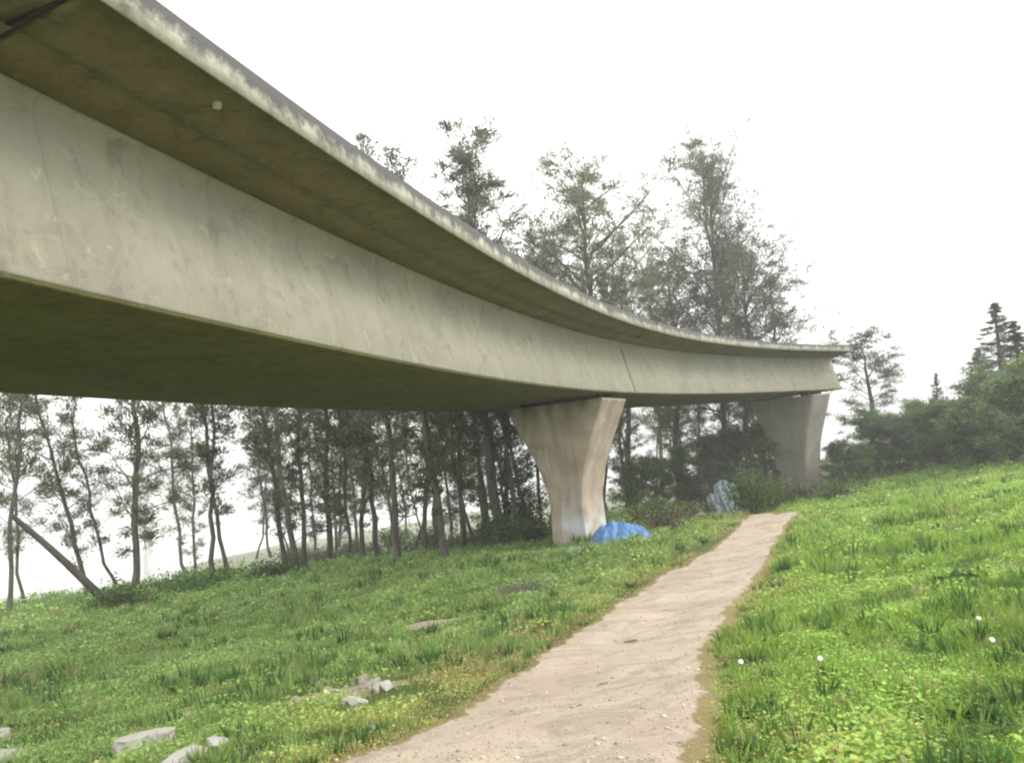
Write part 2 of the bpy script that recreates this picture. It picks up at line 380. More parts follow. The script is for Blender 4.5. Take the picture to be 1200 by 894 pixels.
# drain outlet in the overhang
p = on(3.75, 2.45, HT - TF - .03)
bm = bmesh.new(); bmesh.ops.create_cone(bm, cap_ends=True, segments=18, radius1=.045, radius2=.05, depth=.09)
me = bpy.data.meshes.new('drain_outlet'); bm.to_mesh(me); bm.free(); me.materials.append(M_white)
o = link('drain_outlet', me); o.location = p; o.parent = via; o.matrix_parent_inverse = Matrix.Translation(-Vector(via.location))
def pier(s, zb, lc, stem, top, th0, th1, bow=1.0, cap_y=-.22, white=0, mat=None):
    """wall pier across the deck: narrow stem opening into a wide flare with crisp corners; lc = middle measured across the deck"""
    x, y, z, h = [float(v) for v in frame(s)]
    c = on(s, lc, 0); ty = float(c[2]) + cap_y; H = ty - zb; nz_ = 60; q_ = 12
    un = []                                    # unit outline: crisp rectangle with small chamfers, q_ points a side
    for (ax, ay), (bx_, by_) in (((1, -1), (1, 1)), ((1, 1), (-1, 1)), ((-1, 1), (-1, -1)), ((-1, -1), (1, -1))):
        for k in range(q_):
            t = .015 + .97 * k / (q_ - 1); un.append((ax + (bx_ - ax) * t, ay + (by_ - ay) * t))
    rings, cols = [], []
    for i in range(nz_ + 1):
        t = i / nz_; zz = zb + H * t
        f = max(0, (t - .34) / .66); f = f ** 1.7 * (1.22 - .22 * f ** 2)
        hw = stem / 2 + (top - stem) / 2 * f + .07 * max(0, .35 - t) * bow; th = th0 / 2 + (th1 - th0) / 2 * f ** .8
        ring = []
        for ux, uy in un:
            px, py = ux * hw, uy * th
            if abs(uy) > .99 and abs(ux) < .12: py *= .965
            nn = noise.noise(Vector((px * 2 + s, py * 2, zz * 1.5))) * .012; px += nn; py += nn
            ring.append((float(c[0]) + px * math.cos(h) + py * math.sin(h), float(c[1]) - px * math.sin(h) + py * math.cos(h), zz))
            wht = white * max(0, 1 - abs(t - .2) / .17) * (.5 + noise.noise(Vector((px * 1.7, py * 1.7, zz * 2.3)))) * (1.6 if px > -.2 else .3)
            top_shade = max(0, (t - .84) / .16) * (.75 + noise.noise(Vector((px * 3, py * 3, zz)))) * .8 * (.35 if ux > .99 else 1)  # shade below the deck painted into the shaft top, weaker on the lit end
            cols.append((min(1, max(0, wht)), min(.85, max(0, top_shade)), 0))
        rings.append(ring)
    per = len(un); root = empty('bridge_pier', (float(c[0]), float(c[1]), zb))
    me = grid_mesh('pier_shaft', np.array(rings), mat or M_pier, False, np.array(cols).reshape(nz_ + 1, per, 3), wrap=True)
    bm = bmesh.new(); bm.from_mesh(me); bm.verts.ensure_lookup_table(); n0 = nz_ * per; bm.faces.new([bm.verts[n0 + k] for k in range(per)])
    bmesh.ops.recalc_face_normals(bm, faces=bm.faces); bm.to_mesh(me); bm.free()
    keep(link('pier_shaft', me), root)
    for sx in (-1, 1):
        for sy in (-.5, .5):
            bm = bmesh.new(); bmesh.ops.create_cube(bm, size=1)
            bmesh.ops.scale(bm, vec=(.62, .42, -cap_y - .07), verts=bm.verts)
            bmesh.ops.bevel(bm, geom=bm.edges[:], offset=.02, segments=2, affect='EDGES')
            me = bpy.data.meshes.new('bearing'); bm.to_mesh(me); bm.free(); me.materials.append(M_joint)
            b_ = link('bearing', me); q = on(s + sy, lc + sx * top * .33, 0)
            b_.location = (float(q[0]), float(q[1]), ty + (-cap_y - .07) / 2 + .002); b_.rotation_euler = (0, 0, -h); keep(b_, root)
    return root
x1 = on(25.0, -.35, 0); x2 = on(50.6, -.85, 0)
p = pier(25.0, G(x1[0], x1[1]) - .5, -.35, 1.25, 3.75, 2.1, 2.6, white=.8)
tag(p, 'beige flared concrete pier beside the blue tarp', 'bridge pier', 'piers carrying the viaduct')
p = pier(50.6, G(x2[0], x2[1]) - .5, -.75, 2.1, 4.5, 1.7, 2.0, mat=M_pier2)
tag(p, 'dark flared concrete pier at the far end of the path, bushes against it', 'bridge pier', 'piers carrying the viaduct')

# ------------------------------------------------------------------ trees
def tube(Vs, Qs, pts, rad, sides=6):
    pts = np.array(pts, float); n = len(pts); base = sum(len(v) for v in Vs)
    tg = np.gradient(pts, axis=0); tg /= np.linalg.norm(tg, axis=1)[:, None] + 1e-9
    ref = np.where(abs(tg[:, 2:3]) > .9, np.array([[1., 0, 0]]), np.array([[0, 0, 1.]]))
    a = np.cross(tg, ref); a /= np.linalg.norm(a, axis=1)[:, None] + 1e-9; b = np.cross(tg, a)
    ang = np.arange(sides) / sides * 2 * math.pi
    P = pts[:, None] + (a[:, None] * np.cos(ang)[None, :, None] + b[:, None] * np.sin(ang)[None, :, None]) * np.array(rad)[:, None, None]
    idx = base + np.arange(n * sides).reshape(n, sides); idw = np.c_[idx, idx[:, :1]]
    Vs.append(P.reshape(-1, 3)); Qs.append(np.stack([idw[:-1, :-1], idw[:-1, 1:], idw[1:, 1:], idw[1:, :-1]], -1).reshape(-1, 4))
def leaves(C, D, L, W, rng):
    """diamond leaves: centres C, directions D (n,3), length L, width W (n,)"""
    n = len(C); D = D / (np.linalg.norm(D, axis=1)[:, None] + 1e-9)
    r = rng.normal(size=(n, 3)); Wd = np.cross(D, r); Wd /= np.linalg.norm(Wd, axis=1)[:, None] + 1e-9
    a = C - D * L[:, None] * .5; b = C + D * L[:, None] * .5; m = C - D * L[:, None] * .05
    V = np.stack([a, m - Wd * W[:, None] * .5, b, m + Wd * W[:, None] * .5], 1).reshape(-1, 3)
    return V, np.arange(n * 4).reshape(n, 4)
def tree_mesh(seed, H, rad, c0, spread, nl, tuft, per, lsz=(.34, .05), tone=(.05, .07, .035), up=.5, shape='open', bend=.3, asp=.34, tr=.30, dead=0):
    rng = np.random.default_rng(seed); V, Q = [], []
    n = 16; t = np.linspace(0, 1, n); wx = np.cumsum(rng.normal(size=n)) * bend * .12 * H / 12; wy = np.cumsum(rng.normal(size=n)) * bend * .12 * H / 12
    wx -= wx[0]; wy -= wy[0]
    tp = np.c_[wx, wy, t * H]; tr_ = rad * (1 - t) ** .75 + .012
    tr_[0] *= 1.35; tube(V, Q, tp, tr_, 8)
    C, D = [], []
    def at(tt): return np.array([np.interp(tt, t, tp[:, k]) for k in range(3)])
    az = rng.uniform(0, 6.28)
    for i in range(nl):
        tt = c0 + (1 - c0) * ((i + rng.uniform(0, 1)) / nl) ** .9
        tt = min(tt, .985); k = (tt - c0) / (1 - c0)
        if shape == 'cone': ln = spread * (1.02 - k) * rng.uniform(.7, 1.15)
        elif shape == 'top': ln = spread * (.25 + .9 * math.sin(math.pi * (.12 + .72 * k))) * rng.uniform(.5, 1.15)
        else: ln = spread * (.45 + .75 * math.sin(math.pi * (k * .9 + .08))) * rng.uniform(.45, 1.25)
        az += 2.4 + rng.normal() * .6; el = up + rng.normal() * .25 + (.5 * k if shape != 'cone' else 0)
        p0 = at(tt); d = np.array([math.cos(az) * math.cos(el), math.sin(az) * math.cos(el), math.sin(el)])
        m = 7; pts = [p0]; dd = d.copy()
        for j in range(m - 1):
            dd = dd + rng.normal(size=3) * .16; dd[2] += .04 if shape != 'cone' else -.05; dd /= np.linalg.norm(dd); pts.append(pts[-1] + dd * ln / (m - 1))
        pts = np.array(pts); r0 = max(.012, min(rad * .45, ln * .017) * (1 - .4 * tt))
        tube(V, Q, pts, np.linspace(r0, .006, m), 4)
        nsub = max(2, int(ln * 2.4))
        for q in range(nsub):
            u = rng.uniform(tr, 1.0); pp = np.array([np.interp(u * (m - 1), np.arange(m), pts[:, e]) for e in range(3)])
            sd = dd + rng.normal(size=3) * .85; sd /= np.linalg.norm(sd); sl = ln * rng.uniform(.18, .42)
            e1 = pp + sd * sl * .5 + rng.normal(size=3) * .04; e2 = pp + sd * sl + np.array([0, 0, .05])
            tube(V, Q, [pp, e1, e2], [.012, .009, .004], 3)
            if rng.uniform() < dead: continue
            for g in range(tuft):
                w_ = rng.uniform(.3, 1.1); cc = pp + (e2 - pp) * w_
                rad_ = rng.uniform(.5, 1.2) * asp * (min(1, .22 + ln / 1.6) if shape == 'cone' else 1)
                nn = int(per * rng.uniform(.4, 1.5))
                off = rng.normal(size=(nn, 3)) * rad_ * np.array([.62, .62, .4])
                C.append(cc + off); D.append(off * 1.0 + sd * .35 + rng.normal(size=(nn, 3)) * .25 * asp + np.array([0, 0, .12 * asp * 3]))
    bark = mesh_np('trunk', np.vstack(V), np.vstack(Q), M_bark, None, True)
    C = np.vstack(C); D = np.vstack(D); k = len(C)
    L = lsz[0] * rng.uniform(.6, 1.35, k); W = lsz[1] * rng.uniform(.6, 1.4, k)
    V2, Q2 = leaves(C, D, L, W, rng)
    tn = np.array(tone)[None] * rng.uniform(.55, 1.6, (k, 1)) * (1 + rng.normal(size=(k, 3)) * .08)
    yel = rng.uniform(size=(k, 1)) < .12; tn = np.where(yel, tn * np.array([1.7, 1.35, .8]), tn)
    crown = mesh_np('crown', V2, Q2, M_leaf, np.repeat(np.clip(tn, .005, 1), 4, 0))
    return bark, crown
def put_tree(name, meshes, loc, H, baseH, lean=0, leany=0, rz=None, sxy=1.0, label=None, cat='tree', group=None):
    o = empty(name, loc); s = H / baseH
    o.scale = (s * sxy, s * sxy, s)
    Mx = Matrix.Rotation(R(lean), 4, 'Y') @ Matrix.Rotation(R(leany), 4, 'X') @ Matrix.Rotation(random.uniform(0, 6.28) if rz is None else rz, 4, 'Z')
    o.rotation_euler = Mx.to_euler()
    a = link('trunk', meshes[0], o); b_ = link('crown', meshes[1], o)
    tag(o, label, cat, group); return o
GT = (.105, .125, .078)
VAR = [tree_mesh(100 + i, 14, [.11, .09, .12, .10, .11, .08][i], [.10, .16, .12, .20, .08, .16][i], [1.7, 1.5, 2.0, 1.5, 1.9, 1.3][i], [58, 50, 62, 50, 58, 42][i], 3, 25, lsz=(.19, .042), dead=.12,
                 tone=[GT, (.10, .118, .07), (.10, .135, .07), (.12, .125, .085), (.095, .115, .073), (.105, .14, .065)][i], up=[.45, .6, .4, .5, .35, .6][i], bend=[.5, .8, .45, .9, .6, 1.0][i]) for i in range(6)]
# u, v of the foot, height, lean to the right in degrees, variant, trunk width factor, name, label
G1 = 'slim trees along the riverbank behind the viaduct'
rows = [
 (10, 720, 13, 4.5, 1, .8, 'thin straight tree at the extreme left edge of the bank'),
 (30, 714, 11, 4, 5, .5, 'very thin pale sapling just right of the leftmost bank tree'),
 (105, 703, 12, -8, 0, .9, 'crooked thin tree standing over the fallen diagonal trunk'),
 (157, 695, 14, 3, 2, 1.35, 'thick dark tree with green crown just right of the fallen diagonal trunk'),
 (142, 697, 11, -2, 5, .7, 'thin stem pressed close to the left of the thick green-crowned tree'),
 (174, 684, 13, 5, 3, .7, 'thin upright tree between the thick green-crowned tree and the left-leaning tree'),
 (223, 678, 15, -7, 1, 1.2, 'bare-stemmed tree leaning clearly left at the edge of the white river gap'),
 (229, 676, 11, 2, 4, .8, 'shorter upright tree touching the foot of the left-leaning tree'),
 (251, 680, 14, 5, 3, .8, 'left one of two parallel slim trunks in the white gap'),
 (267, 678, 14, 4, 5, 1.0, 'right one of two parallel slim trunks in the white gap'),
 (336, 670, 14, -3, 0, 1.0, 'left stem of the close trio at the start of the dense stand'),
 (348, 672, 15, -2, 4, 1.1, 'middle stem of the close trio at the start of the dense stand'),
 (358, 668, 13, 0, 2, .9, 'right stem of the close trio at the start of the dense stand'),
 (384, 664, 16, 3, 2, 1.4, 'stoutest upright trunk in the dense stand, next right of the trio'),
 (407, 661, 13, 2, 1, .8, None), (425, 660, 14, 5, 0, .8, None), (445, 657, 15, 1, 3, .9, None),
 (467, 660, 16, 3, 4, 1.15, 'dark straight trunk near the middle of the dense stand'),
 (484, 652, 13, 4, 5, .7, None), (503, 650, 17, 4, 1, .9, None),
 (522, 658, 15, -3, 0, 1.3, 'dark trunk leaning slightly left in the right half of the dense stand'),
 (541, 645, 14, 4, 2, .8, None), (556, 642, 13, 1, 5, .8, None), (608, 634, 14, 0, 4, .9, None),
 (300, 655, 12, 4, 5, .5, None), (395, 655, 12, 3, 4, .6, None), (455, 650, 13, 4, 5, .6, None), (515, 645, 13, 2, 3, .7, None),
 (573, 638, 14, 2, 3, .9, None), (590, 636, 13, 6, 0, .8, None),
]
GA_ = 'look-alike slim trees inside the dense stand left of the near pier'
def back(u, v, extra):
    p = hit(u, v); d = Vector((p.x, p.y)).normalized() * extra
    return Vector((p.x + d.x, p.y + d.y, G(p.x + d.x, p.y + d.y) - .08))
for u, v, H, ln, k, wf, lb in rows:
    g = G1 if lb else GA_
    o = put_tree('bank_tree', VAR[k], back(u, v, 0), H, 14, ln + random.uniform(-1, 1), random.uniform(-3, 3), None, .86 + .16 * wf, lb or 'slim dark tree packed inside the dense stand left of the near pier', 'tree', g)
# fallen trunk
a = hit(137, 712); d0 = a.length
tip = ray(14, 598); tip = Vector((0, 0, EYE)) + tip * (a.y / tip.y * 1.0)
V, Q = [], []
L = tip - a; pts = [Vector((0, 0, -.2)) + L * t + Vector((0, 0, .12 * math.sin(t * 3.1))) for t in np.linspace(0, 1.0, 9)]
tube(V, Q, pts, np.linspace(.17, .09, 9), 8)
M_dark = simple('dark_bark', (.04, .035, .028), (.085, .075, .06), 5, sc=(1, 1, .25), bst=.8)
o = link('leaning_dead_trunk', mesh_np('leaning_dead_trunk', np.vstack(V), np.vstack(Q), M_dark, None, True)); o.location = a
tag(o, 'bare dead trunk tilted diagonally over the bank, leaning to the left', 'dead tree')
# trees whose crowns stand above the deck
LS = dict(lsz=(.20, .04))
G2 = 'tall trees standing above the deck'
tA = tree_mesh(301, 19, .2, .55, 2.4, 34, 4, 24, tone=(.10, .112, .08), up=.7, shape='top', bend=.5, **LS)
put_tree('tall_tree', tA, back(590, 638, 1), 16.8, 19, 4.5, 0, .4, 1.35, 'lone tall tree with small dense dark crown above the middle of the deck', 'tree', G2)
tB = tree_mesh(302, 17, .2, .25, 4.0, 64, 4, 17, tone=(.145, .16, .11), up=.55, bend=.4, **LS)
put_tree('tall_tree', tB, back(705, 620, 9), 18.0, 17, 3.5, 0, 1, 1.25, 'broad grey-green tree rising behind the near pier and above the deck', 'tree', G2)
tC = tree_mesh(303, 22, .22, .2, 5.6, 88, 4, 16, tone=(.15, .16, .12), up=.7, bend=.2, **LS)
put_tree('tall_tree', tC, back(856, 596, 14), 22.6, 22, 3.5, 0, 2, 1.0, 'tallest wispy tree with straight central trunk, above the deck between the two piers', 'tree', G2)
tD = tree_mesh(304, 20, .18, .2, 3.4, 56, 4, 14, tone=(.145, .16, .11), up=.6, **LS)
put_tree('tall_tree', tD, back(778, 592, 11), 21.0, 20, 3.5, 0, 3, 1.15, 'thin-crowned tree just left of the tallest wispy tree, trunk visible beneath the deck', 'tree', G2)
put_tree('tall_tree', tB, back(650, 628, 12), 15.5, 17, 4, 0, 3.2, 1.1, 'lower spreading tree just right of the lone dark-crowned tree, above the deck', 'tree', G2)
put_tree('tall_tree', VAR[3], back(505, 650, 6), 20, 14, 6, 0, 3, .75, 'faint thin treetop leftmost of those above the deck', 'tree', G2)
put_tree('tall_tree', tD, back(912, 590, 16), 14.3, 20, 6, 0, 1.2, 1.8, 'small-crowned tree above the deck end, right of the tallest wispy tree', 'tree', G2)
0 and put_tree('tall_tree', tB, back(832, 596, 22), 20.0, 17, 4, 0, 2.2, 1.0, 'broad low-crowned tree showing left of and behind the tallest wispy tree', 'tree', G2)
put_tree('tall_tree', tD, back(742, 606, 14), 18.5, 20, 4, 0, 4.4, 1.3, 'mid-height tree filling the gap right of the broad grey-green tree', 'tree', G2)
put_tree('tall_tree', tB, back(800, 600, 14), 17.0, 17, 3, 0, 5.1, 1.3, 'bushy-topped tree close left of the tallest wispy tree, lower than it', 'tree', G2)
put_tree('tall_tree', tB, back(884, 596, 18), 17.0, 17, 5, 0, .2, 1.2, 'lower tree leaning over the deck close right of the tallest wispy tree', 'tree', G2)
put_tree('bank_tree', VAR[1], back(714, 608, 4), 14, 14, 5, 0, .3, 1, 'dark tree close against the right side of the near pier', 'tree', G1)
put_tree('bank_tree', VAR[4], back(736, 604, 8), 15, 14, 3, 0, .9, 1, 'slim tree second to the right of the near pier, behind the blue tarp', 'tree', G1)
put_tree('bank_tree', VAR[0], back(806, 600, 18), 14, 14, 2, 0, 2.9, 1, 'slim tree behind the brown scrub midway between the piers', 'tree', G1)
put_tree('bank_tree', VAR[2], back(880, 596, 22), 13, 14, 6, 0, 1.9, 1, 'tree just left of the far pier, over the green shrub', 'tree', G1)
LB2 = 'slim dark tree packed inside the dense stand left of the near pier'
for u, v, ex, H, k in [(318, 660, 5, 13, 1), (340, 660, 8, 14, 5), (370, 656, 7, 14, 3), (398, 654, 9, 15, 0), (420, 652, 6, 13, 4), (440, 650, 10, 15, 2), (462, 648, 7, 14, 1), (480, 646, 10, 14, 3),
                       (498, 645, 6, 14, 5), (530, 642, 8, 14, 0), (548, 640, 7, 13, 4), (566, 638, 9, 15, 2), (582, 636, 6, 14, 1), (600, 634, 8, 14, 3), (618, 632, 6, 13, 0), (634, 630, 5, 14, 4)]:
    put_tree('bank_tree', VAR[k], back(u, v, ex), H, 14, random.uniform(-6, 8), random.uniform(-3, 3), None, random.uniform(.75, 1.1), LB2, 'tree', GA_)
for u, v, ex, H, k in [(748, 604, 16, 12, 3), (766, 600, 22, 12, 5), (795, 600, 26, 11, 1), (822, 600, 26, 11, 4), (862, 598, 30, 11, 2), (900, 594, 26, 12, 0)]:
    put_tree('bank_tree', VAR[k], back(u, v, ex), H, 14, random.uniform(0, 6), 0, None, 1.25, 'hazy tree in the back row seen beneath the deck between the two piers', 'tree', 'look-alike back-row trees seen between the two piers')
tF = tree_mesh(306, 11, .16, .38, 2.6, 26, 4, 26, tone=(.11, .125, .09), up=.55, shape='top', bend=.6, **LS)
put_tree('gnarled_tree', tF, back(1034, 566, 12), 8.8, 11, 3, 0, .5, 1.7, 'open crooked tree rising just beyond the deck end', 'tree')

for i, (u, v, ex, H, k, lb) in enumerate([(742, 606, 12, 3.0, 1, 'low dark bushy tree behind the blue tarp'), (772, 602, 14, 3.4, 0, 'low dark bushy tree under the thin-crowned tree'),
     (802, 600, 12, 3.6, 2, 'low grey-green bushy tree behind the brown scrub'), (838, 598, 14, 3.8, 1, 'dark bushy tree behind the grey sheet shelter'),
     (872, 597, 12, 4.2, 0, 'dark bushy tree behind the tall leafy shrub by the far pier'), (905, 594, 13, 4.4, 2, 'bushy tree filling the gap behind the far pier')]):
    FAR_BUSH = (u, v, ex, H, k, lb); FB = globals().setdefault('FB_', []); FB.append(FAR_BUSH)
# wood on the right
DK = [(.12, .18, .10), (.125, .195, .09), (.17, .24, .09)]
bushes = [tree_mesh(400 + i, 6, .12, .04, [2.1, 2.5, 1.9][i], 60, 4, 20, (.19, .075), DK[i], .35, 'open', .4, asp=.40, tr=.15) for i in range(3)]
con = [tree_mesh(410 + i, 12, .16, .05, 2.6, 120, 3, 15, (.2, .05), (.09, .115, .08), .0, 'cone', .15, asp=.3, tr=.15) for i in range(2)]
GW = 'dark bushy trees along the meadow edge on the right'
for u, v, ex, H, k, lb in FB_:
    put_tree('bushy_tree', bushes[k], back(u, v, ex), H, 6, 0, 0, None, 1.25, lb, 'tree', 'bushy trees seen between the two piers')
wood = [(985, 576, 4, 2.6, 0, 'low dark bush right beside the far pier'),
        (1010, 572, 5, 2.2, 2, 'yellow-green bush at the foot of the crooked tree'),
        (1032, 568, 9, 3.6, 1, 'dark rounded tree under the crooked tree beyond the deck end'),
        (1058, 566, 8, 3.2, 0, 'dark low rounded tree in the dip right of the crooked tree'),
        (1082, 562, 11, 3.8, 2, 'mid green bushy tree left of the small pointed conifer'),
        (1104, 560, 8, 3.2, 1, 'low dark tree in front of the small pointed conifer'),
        (1126, 558, 9, 3.4, 0, 'dark bushy tree right of the small pointed conifer'),
        (1148, 556, 7, 3.5, 2, 'lighter green bushy tree left of the tall conifers'),
        (1168, 555, 8, 4.2, 1, 'dark bushy tree in front of the tall spired conifer'),
        (1192, 554, 6, 4.3, 0, 'dark bushy tree at the right edge of the photo'),
        (1215, 552, 6, 4.6, 2, 'green bushy tree just cut by the right edge of the photo')]
for u, v, ex, H, k, lb in wood:
    put_tree('bushy_tree', bushes[k], back(u, v, ex), H, 6, 0, 0, None, 1.25, lb, 'tree', GW)
for u, v, ex, H, k, sx, lb in [(1108, 560, 16, 5.6, 0, .8, 'small pointed dark conifer rising in the low part of the treeline'),
                              (1186, 555, 16, 9.0, 1, 1.25, 'tallest dark spired conifer at the right edge of the treeline'),
                              (1160, 556, 18, 6.6, 0, 1.3, 'shorter conifer on the left shoulder of the tallest conifer'),
                              (1207, 553, 12, 7.4, 0, 1.5, 'conifer cut by the right edge beside the tallest spired one')]:
    put_tree('conifer', con[k], back(u, v, ex), H, 12, 4, 0, None, sx * 1.5, lb, 'conifer', 'conifers in the treeline on the right')

# ------------------------------------------------------------------ shrubs between the piers
def shrub_mesh(seed, w_, h_, n, tone, lsz=(.13, .055), stems=14, flat=.5):
    rng = np.random.default_rng(seed); V, Q = [], []
    cl = []
    for i in range(stems):
        az = rng.uniform(0, 6.28); r = rng.uniform(.1, 1) ** .6
        e = np.array([math.cos(az) * r * w_ / 2, math.sin(az) * r * w_ / 2 * .8, h_ * rng.uniform(.45, 1.0) * (1 - .35 * r)])
        m = e * .5 + rng.normal(size=3) * .05; tube(V, Q, [e * 0 + rng.normal(size=3) * .04 * np.array([1, 1, 0]), m, e], [.016, .012, .005], 4); cl.append((m, e))
    C = []
    for m, e in cl:
        k = int(n / stems); t = rng.uniform(0.15, 1.1, (k, 1)); C.append(m * .3 * (1 - t) + e * t + rng.normal(size=(k, 3)) * np.array([.16, .16, .12]) * w_ / 1.6)
    C = np.vstack(C); C[:, 2] = np.abs(C[:, 2]); D = rng.normal(size=C.shape) + np.array([0, 0, .6])
    V2, Q2 = leaves(C, D, lsz[0] * rng.uniform(.6, 1.5, len(C)), lsz[1] * rng.uniform(.6, 1.4, len(C)), rng)
    tn = np.array(tone)[None] * rng.uniform(.5, 1.6, (len(C), 1)) * (1 + rng.normal(size=(len(C), 3)) * .1)
    return mesh_np('stems', np.vstack(V), np.vstack(Q), M_bark), mesh_np('foliage', V2, Q2, M_leaf, np.repeat(np.clip(tn, .004, 1), 4, 0))
def put_shrub(u, v, w_, h_, n, tone, label, name='shrub', ex=0, **k):
    o = empty(name, back(u, v, ex)); a, b_ = shrub_mesh(int(u * 7 + v), w_, h_, n, tone, **k)
    link('stems', a, o); link('foliage', b_, o); tag(o, label, 'shrub'); return o
GR = (.10, .17, .03); BR = (.15, .135, .08); GY = (.17, .17, .14)
put_shrub(762, 616, 2.4, 1.25, 1700, GR, 'bright green shrub behind the right end of the blue tarp', ex=2)
put_shrub(775, 622, 1.9, .9, 900, BR, 'low brown dry scrub right next to the blue tarp', 'scrub', ex=.5)
put_shrub(800, 614, 2.2, 1.3, 1300, (.13, .12, .07), 'brownish scrub midway between blue tarp and grey sheet', 'scrub', ex=3)
put_shrub(822, 608, 1.7, .9, 1000, (.08, .11, .04), 'dull green scrub at the left foot of the grey sheet shelter', 'scrub', ex=1)
put_shrub(826, 602, 3.0, 2.2, 1800, (.07, .085, .045), 'dark tall shrub behind the grey sheet shelter', ex=9, lsz=(.2, .08))
put_shrub(885, 604, 2.4, 2.7, 2400, (.085, .13, .035), 'tall leafy green shrub against the left side of the far pier', ex=3, lsz=(.17, .07))
put_shrub(912, 600, 2.0, 1.7, 1500, (.09, .10, .04), 'olive shrub at the foot of the far pier beside the path end', ex=3, lsz=(.16, .06))
put_shrub(935, 590, 2.2, 1.3, 1400, (.07, .09, .03), 'low dark shrub in front of the far pier', ex=2, lsz=(.16, .06))
put_shrub(985, 584, 2.6, 1.3, 1400, (.09, .13, .04), 'low green shrub on the grass right of the far pier', ex=0, lsz=(.16, .06))
put_shrub(632, 636, 1.5, .9, 1100, (.05, .085, .025), 'dark shrub at the left foot of the near pier', ex=.5)
put_shrub(612, 640, 2.2, 3.4, 2600, (.05, .065, .03), 'tall dark shrub leaning against the left side of the near pier', ex=4, lsz=(.18, .07))
put_shrub(150, 712, 2.6, 1.0, 1900, (.07, .11, .035), 'low green shrub at the foot of the fallen diagonal trunk')
put_shrub(240, 690, 3.4, .8, 2200, (.09, .17, .04), 'bright low shrub below the two parallel slim trunks')
put_shrub(320, 676, 2.8, .8, 1700, (.06, .10, .03), 'low dark shrub at the feet of the close trio of stems')
put_shrub(620, 696, 1.3, .32, 1400, GY, 'flat grey dry weeds in the grass left of the path', 'dry_weed_clump', lsz=(.12, .02))
put_shrub(1128, 690, .7, .24, 500, (.045, .10, .02), 'dark leafy weed clump on the right-hand meadow, higher of two', 'weed_clump', lsz=(.10, .05), stems=9)
put_shrub(1148, 846, .34, .15, 170, (.03, .075, .02), 'dark leafy weed clump near the bottom right corner', 'weed_clump', lsz=(.07, .035), stems=7)
UG = [shrub_mesh(900 + i, 2.6, [1.1, .8, 1.5][i], 1900, [(.09, .15, .05), (.13, .15, .07), (.08, .11, .05)][i], lsz=(.14, .055)) for i in range(3)]
for q, (u, v, ex) in enumerate([(345, 664, 3), (372, 662, 1), (400, 660, 3), (428, 657, 1.5), (452, 655, 3), (478, 652, 1), (505, 650, 2.5), (532, 647, 1.5), (560, 642, 2.5), (585, 640, 1), (598, 638, 3),
                              (415, 655, 7), (465, 652, 8), (520, 646, 7), (572, 640, 8)]):
    o = empty('undergrowth_shrub', back(u, v, ex), q * 1.3); o.scale = (1 + .3 * math.sin(q * 2.2),) * 3
    link('stems', UG[q % 3][0], o); link('foliage', UG[q % 3][1], o)
    tag(o, 'low tangled undergrowth shrub at the feet of the dense stand left of the near pier', 'shrub', 'look-alike undergrowth shrubs at the feet of the dense stand')
# ------------------------------------------------------------------ shelters and litter
def cloth(name, P, mat, thick=.012, sub=0):
    me = grid_mesh(name, P, mat, True); o = link(name, me)
    md = o.modifiers.new('t', 'SOLIDIFY'); md.thickness = thick; return o
nu, nv = 110, 80
c0 = hit(729, 634); c0 = Vector((c0.x, c0.y, G(c0.x, c0.y)))
P = np.zeros((nu, nv, 3))
for i in range(nu):
    for j in range(nv):
        a = i / (nu - 1) * 2 - 1; b_ = j / (nv - 1) * 2 - 1
        ridge = .54 - .10 * abs(a + .1) ** 2 - .22 * max(0, a) ** 2 + .10 * math.exp(-((a + .25) / .12) ** 2)
        hgt = ridge * (1 - abs(b_) ** 1.35) * (1 - max(0, abs(a) - .62) ** 1.6 * 3.6)
        nn = noise.noise(Vector((a * 3.2, b_ * 3.2, 3.1))) * .10 - .16 * abs(noise.noise(Vector((a * 4.5 + b_, b_ * 4.5, 1.1)))) - .09 * abs(noise.noise(Vector((a * 10, b_ * 9 + a * 3, 2.7)))) + .08
        P[i, j] = (a * (1.02 + .10 * noise.noise(Vector((b_ * 3, 0, 7)))), b_ * (.82 + .12 * noise.noise(Vector((a * 3, 5, 0)))), max(0.0, hgt + nn * .9))
        P[i, j, 2] += .02
o = cloth('tarp_shelter', P, M_blue); o.location = c0; o.rotation_euler = (0, 0, R(-6))
tag(o, 'low crumpled bright blue tarp shelter at the foot of the near pier', 'tarp shelter')
c1 = hit(849, 603)
P = np.zeros((40, 40, 3))
for i in range(40):
    for j in range(40):
        a = i / 39 * 2 - 1; t = j / 39
        fold = .13 * abs(math.sin(a * 6.5 + 1.4 * t)) - .15 * abs(noise.noise(Vector((a * 4 + t * 2, t * 2.4, 9))))
        topz = 1.62 - .34 * abs(a - .15) - .22 * abs(noise.noise(Vector((a * 2.6, 3, 1)))) - (.25 if a < -.45 else 0)
        P[i, j] = (a * (.72 + .14 * (1 - t)) , -.45 * (1 - t) ** 1.3 + fold * (1 - .5 * t), topz * t)
o = cloth('hanging_sheet', P, M_greysheet); o.location = c1; o.rotation_euler = (0, 0, R(8))
tag(o, 'pale blue-grey sheet draped upright as a shelter between the piers', 'sheet shelter')
V, Q = [], []
for sx in (-.6, .1, .65): tube(V, Q, [(sx, .12, -.1), (sx * .95, .1, 1.72 - .3 * abs(sx))], [.025, .02], 6)
sticks = link('support_stick', mesh_np('support_stick', np.vstack(V), np.vstack(Q), M_bark), o)
